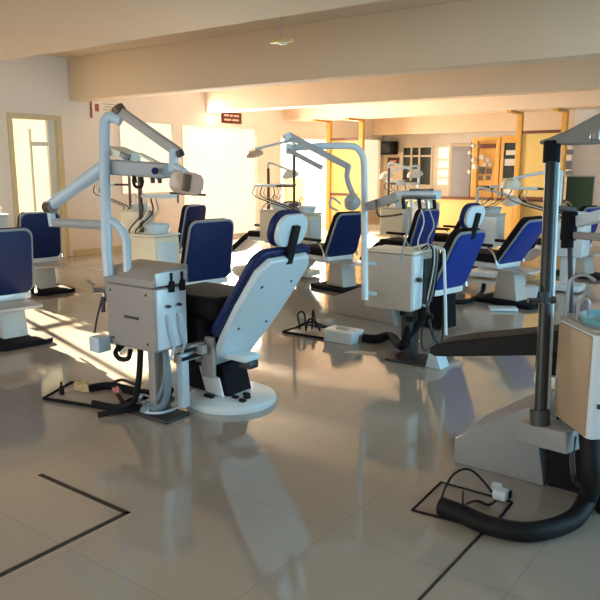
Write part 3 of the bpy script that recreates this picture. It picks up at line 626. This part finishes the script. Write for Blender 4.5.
# floor plate with hoses left of the middle unit
mp = UnitBuilder((-3.95, 5.4, 0), 'floor_service_plate', 'black-edged service plate with thin cables, left of the white power box', 'floor plate')
q = [gp(283, 333), gp(305, 326), gp(345, 333), gp(326, 340)]
mp.part(MB().prism([(v.x, v.y) for v in q], 0, .012, .003), 'plate', taup)
mbp = MB()
for i in range(4): mbp.tube([q[i] + Vector((0, 0, .012)), q[(i + 1) % 4] + Vector((0, 0, .012))], .012, 8, False)
mp.part(mbp, 'edge_strip', black)
for pts in ([(300, 330, 0.01), (298, 330, .16), (304, 331, .18), (306, 333, .02)], [(306, 331, .01), (309, 331, .12), (316, 332, .10), (320, 333, .02)], [(296, 329, .02), (310, 330, .08), (330, 331, .03)], [(312, 330, .01), (313, 330, .2), (316, 331, .03)]):
    mp.part(MB().tube([gp(u, v) + Vector((0, 0, z)) for u, v, z in pts], .009), 'cable', rubber)

# ------------------------------------------------------------ near right dental unit
PR = lambda u, v, D=3.05: P(u, v, D)
cc = PR(587, 441, 2.95); RZ = R(42)
Cn = UnitBuilder((cc.x, cc.y + .12, 0), 'dental_unit', 'near dental unit with tan cart, blue basin and tall dark pole at right edge')
mr_ = Matrix.Translation((cc.x, cc.y, 0)) @ Matrix.Rotation(RZ, 4, 'Z')   # local x towards the right, y away from the camera
cart = Cn.part(MB().prism(rrect(.44, .33, .03, 4, .22, .165), .46, .915, .012, mr_, 3), 'cart_body', shell)
Cn.part(MB().box((-.008, .02, .47), (.012, .31, .905), .006, mr_), 'side_cover', mat('tan_enamel', (0.42, 0.30, 0.20), .35), cart)  # darker tan painted on the face turned away from the sky light
Cn.part(MB().prism(rrect(.47, .35, .05, 5, .225, .165), .917, .938, .008, mr_), 'lid', taup)
Cn.part(MB().lathe([(.02, .90), (.09, .91), (.12, .955), (.135, .968), (.145, .966), (.135, .94), (.11, .88), (.02, .86)], mr_ @ M4((.15, .13, .0)), 36), 'basin', basin)
Cn.part(MB().tube([mr_ @ Vector(v) for v in ((.015, .29, .93), (.015, .29, 1.06), (.03, .28, 1.11), (.07, .26, 1.125), (.11, .24, 1.10))], .009), 'tall_faucet', steel)
Cn.part(MB().tube([mr_ @ Vector(v) for v in ((.02, .20, .93), (.02, .20, 1.0), (.035, .19, 1.03), (.055, .18, 1.02), (.06, .18, .96))], .008), 'short_faucet', steel)
Cn.part(MB().box((.03, -.008, .60), (.06, .0, .62), .002, mr_), 'side_button', greym)
Cn.part(MB().box((.20, .20, .0), (.32, .30, .47), .02, mr_), 'support_column', black)
# pole base box, dark pole
pbx = UnitBuilder  # same unit: parts below
pc = PR(541, 432, 3.3)
Cn.part(beam_box(MB(), P(527, 428, 3.32), P(577, 440, 3.10), .16, .10, .012), 'pole_base', greywedge)
Cn.part(MB().prism([(-.12, 0), (.14, 0), (.12, .30), (-.10, .40)], -.06, .10, .02, Matrix.Translation((pc.x + .10, pc.y + .28, 0)) @ XZ), 'under_frame', black)
pole_d = 3.2; poled = mat('pole_black', (.018, .022, .022), .35, spec=.35)
Cn.part(MB().tube([P(540, 422, pole_d), P(546, 285, pole_d), P(552, 148, pole_d)], .028, 14, False), 'dark_pole', poled)
Cn.part(MB().tube([P(546.5, 408, pole_d + .02), P(557.5, 146, pole_d + .02)], .016, 12, False), 'inner_tube', shell)
Cn.part(MB().tube([P(539.8, 425, pole_d), P(540, 410, pole_d)], .045, 16, False), 'pole_collar', greym)
Cn.part(MB().tube([P(551.3, 162, pole_d), P(552.3, 142, pole_d)], .038, 16, False), 'pole_cap', black)
Cn.part(MB().tube([P(528, 299, pole_d - .02), P(555, 300, pole_d - .02)], .018, 10, False).tube([P(543, 304, pole_d), P(543.3, 292, pole_d)], .04, 12, False), 'clamp', greym)
Cn.part(MB().lathe([(0, 0), (.025, 0), (.032, .05), (.028, .05), (.02, .01), (0, .01)], Matrix.Translation(P(531, 297, pole_d - .02)), 18), 'cup', pale)
# broad grey arm from the pole top towards the upper right
am = MB(); a0 = P(541, 138, 3.2); 
out = [P(541, 141, 3.2), P(552, 137, 3.2), P(572, 129, 3.1), P(603, 112, 2.95), P(640, 96, 2.8), P(640, 128, 2.8), P(603, 144, 2.95), P(575, 145, 3.1), P(556, 144, 3.2), P(546, 145, 3.2)]
b = bmesh.new(); n_ = Vector((-.5, 1, 0)).normalized() * .10
va = [b.verts.new(p) for p in out]; vb = [b.verts.new(p + n_) for p in out]
b.faces.new(va); b.faces.new(vb[::-1])
for i in range(len(out)): b.faces.new((va[i], va[(i + 1) % len(out)], vb[(i + 1) % len(out)], vb[i]))
bmesh.ops.recalc_face_normals(b, faces=b.faces); bmesh.ops.bevel(b, geom=b.edges[:], offset=.008, segments=2, affect='EDGES')
am._merge(b); Cn.part(am, 'upper_arm', mat('arm_grey', (.20, .22, .22), .4))
Cn.part(MB().tube([P(595, 140, 2.85), P(597, 131, 2.85), P(606, 127, 2.85), P(612, 140, 2.85)], .022, 12), 'arm_grip', steel)
# lower arms entering from the right edge
Cn.part(beam_box(MB(), P(577, 222, 3.4), P(612, 213, 3.2), .06, .055, .01), 'tray_arm', shell)
Cn.part(beam_box(MB(), P(572, 235, 3.4), P(612, 238, 3.2), .05, .035, .01), 'lower_arm', taup)
Cn.part(MB().tube([P(570, 212, 3.4), P(568, 240, 3.4)], .038, 12, False).tube([P(568, 225, 3.4), P(567, 248, 3.4)], .03, 10, False), 'arm_joint', black)
Cn.part(MB().tube([P(553, 208, 3.25), P(574, 210, 3.4)], .014, 10, False).tube([P(570, 245, 3.4), P(571, 320, 3.35)], .0125, 10, False), 'arm_support', greym)
# thick hose sweeping to the floor plate
Cn.part(MB().tube([mr_ @ Vector((.05, .08, .46)), mr_ @ Vector((.05, .03, .28)), gp(588, 496, .12), gp(572, 520, .05), gp(530, 532, .045), gp(488, 525, .045), gp(462, 514, .045), gp(441, 506, .045)], .043, 16, True, 10), 'waste_hose', rubber)
Cn.part(MB().tube([P(574, 436, 3.1), P(572, 455, 3.1), P(574, 478, 3.1), gp(580, 486, .02)], .012), 'drain_hose', greym)
np_ = UnitBuilder((-1.2, 2.88, 0), 'floor_service_plate', 'black-edged floor plate under the end of the thick hose, bottom right', 'floor plate')
q = [gp(412, 511), gp(440, 482), gp(556, 522), gp(520, 548)]
q = [gp(412, 511), gp(441, 483), gp(512, 503), gp(490, 531)]
mbp = MB()
np_.part(MB().prism([(v.x, v.y) for v in q], 0, .004, .001), 'plate', mat('brown_plate', (.30, .24, .2), .2))
for i in range(4): mbp.tube([q[i] + Vector((0, 0, .004)), q[(i + 1) % 4] + Vector((0, 0, .004))], .006, 8, False)
np_.part(mbp, 'edge_strip', black)
o = UnitBuilder((*gp(498, 497)[:2], 0), 'plug_adapter', 'white plug adapter with black cable at the end of the thick hose', 'plug')
p = gp(501, 500); o.part(MB().box((p.x - .035, p.y - .03, .006), (p.x + .03, p.y + .03, .055), .008, None, 3), 'adapter', shell)
p = gp(497, 493); o.part(MB().box((p.x - .03, p.y - .015, .0), (p.x + .02, p.y + .02, .05), .008, None, 3), 'adapter', shell)
p = gp(508, 499); o.part(MB().box((p.x - .012, p.y - .015, .008), (p.x + .015, p.y + .015, .045), .005), 'plug', rubber)
o.part(MB().tube([gp(492, 492, .03), gp(484, 482, .06), gp(474, 472, .09), gp(464, 469, .11), gp(453, 475, .10), gp(445, 488, .07), gp(441, 500, .05)], .006, 8, True, 8), 'cable', rubber)
o.part(MB().tube([gp(496, 501, .03), gp(488, 505, .02), gp(478, 501, .02), gp(468, 503, .05), gp(463, 506, .10), gp(463, 492, .09)], .006, 8, True, 8), 'cable', rubber)

# ------------------------------------------------------------ background dental units
def far_unit(x, y, label, rz=0, m=None, arm_side=1, top=1.75, ring=True, lampm=None):
    t = thing('dental_unit', (x, y, 0), label, 'dental unit', rz)
    m = m or cream
    MB().box((-.20, -.16, .02), (.20, .16, .10), .015).box((-.08, -.07, .1), (.08, .07, .46), .015).build('support_column', m, t)
    cb = MB().box((-.21, -.17, .46), (.21, .17, .90), .02, None, 3).build('cart_body', m, t)
    MB().box((.205, -.12, .52), (.218, .12, .84), .006).build('side_cover', shell, cb)  # side painted paler, as lit by sky from the right
    MB().box((-.22, -.18, .905), (.22, .18, .925), .006).build('lid', framew, t)
    MB().lathe([(.02, .93), (.09, .95), (.13, 1.02), (.14, 1.02), (.11, .93), (.04, .925)], M4((.07, 0, 0)), 24).build('basin', shell, t)
    MB().tube([(-.12, .08, .92), (-.12, .08, 1.10), (-.08, .06, 1.14), (-.02, .04, 1.10)], .010, 8).build('faucet', steel, t)
    MB().tube([(-.16, 0, .92), (-.16, 0, top)], .022, 10, False).build('pole', brownm if m is cream else shell, t)
    s_ = arm_side
    MB().tube([(-.16, 0, top), (-.16, -.0, top + .06), (-.16 + s_ * .1, -.05, top + .08), (-.16 + s_ * .55, -.2, top - .02)], .020, 10).build('lamp_arm', shell, t)
    ld = MB().lathe([(0, .03), (.07, .03), (.12, -.02), (.13, -.05), (0, -.03)], M4((-.16 + s_ * .58, -.2, top - .06), R(20)), 24).build('lamp_head', lampm or framew, t)
    MB().tube([(-.16, 0, 1.30), (-.16 + s_ * .35, -.1, 1.30)], .016, 8, False).build('tray_arm', brownm, t)
    MB().prism(rrect(.32, .22, .03, 4, -.16 + s_ * .42, -.12), 1.29, 1.325, .006).build('instrument_tray', shell, t)
    for k in range(4):
        MB().tube([(-.16 + s_ * .42 - .12 + .07 * k, -.25, 1.29), (-.16 + s_ * .42 - .12 + .07 * k, -.24, 1.15), (-.1 + .05 * k, -.2, .98), (-.16 + .05 * k, -.16, .92)], .007, 6).build('handpiece_hose', [rubber, framew, rubber, steel][k], t)
    return t
def fu(u, v, *a, **k):
    p = gp(u, v); return far_unit(p.x, p.y, *a, **k)
fu(156, 322, 'cream dental unit with brown pole just behind the front left cart', top=1.62, arm_side=1)
fu(140, 268, 'distant cream dental unit near the long bright window at left', top=1.45, arm_side=-1)
fu(277, 268, 'distant dental unit by the wall pillar left of the bright doorway', top=1.55, arm_side=1)
fu(303, 276, 'dental unit with brown-mounted lamp before the bright doorway', top=1.85, arm_side=-1, lampm=amber)
fu(484, 277, 'boxy dental unit between the bright blue headrest chair and the dark pole', m=white, top=1.2, arm_side=1)
fu(566, 291, 'white dental unit behind the tall dark pole', m=white, top=1.45, arm_side=-1)
fu(395, 262, 'cream dental unit beyond the middle cart below the television', top=1.55, arm_side=1)
fu(424, 252, 'dental unit with thin white upright pipe before the half wall', m=white, top=1.5, arm_side=-1)
fu(-6, 279, 'dental unit at the left edge before the glazed door', m=white, top=1.55, arm_side=1)
# boards and cartons on the floor behind the dark pole
for (u, v, w, d_, h, m, rz_, lab) in [(520, 280, .42, .2, .05, sandy, 10, 'flat sandy board lying on the floor left of the tall pole'), (515, 296, .30, .22, .08, sandy, -20, 'low brown carton on the floor left of the tall pole'), (503, 310, .30, .18, .03, shell, 30, 'flat white sheet of packaging on the floor beneath the blue chair')]:
    p = gp(u, v); o = MB().box((-w / 2, -d_ / 2, 0), (w / 2, d_ / 2, h), .006).build('packaging', m); o.location = (p.x, p.y, .003); o.rotation_euler = (0, 0, R(rz_)); tag(o, lab, 'packaging')

fh = UnitBuilder((*gp(466, 300)[:2], 0), 'floor_hose', 'black hose curving on the floor under the bright blue headrest chair', 'hose')
fh.part(MB().tube([gp(447, 299, .03), gp(460, 302, .03), gp(474, 299, .03), gp(482, 292, .05), gp(484, 284, .14)], .028, 12, True, 8), 'hose', rubber)

for o in list(S.collection.objects):
    if o.parent is None and 'category' in o.keys():
        g = {'dental chair': 'dental chairs standing in the hall', 'dental unit': 'dental units beside the chairs', 'floor plate': 'service plates set on the floor', 'ornament': 'small ornaments on the cream wall', 'paper': 'paper sheets on the floor', 'rag': 'rags by the front floor plate', 'packaging': 'packaging on the floor behind the tall pole', 'frame': 'ceiling-high wooden frames'}.get(o['category'])
        if g: o['group'] = g
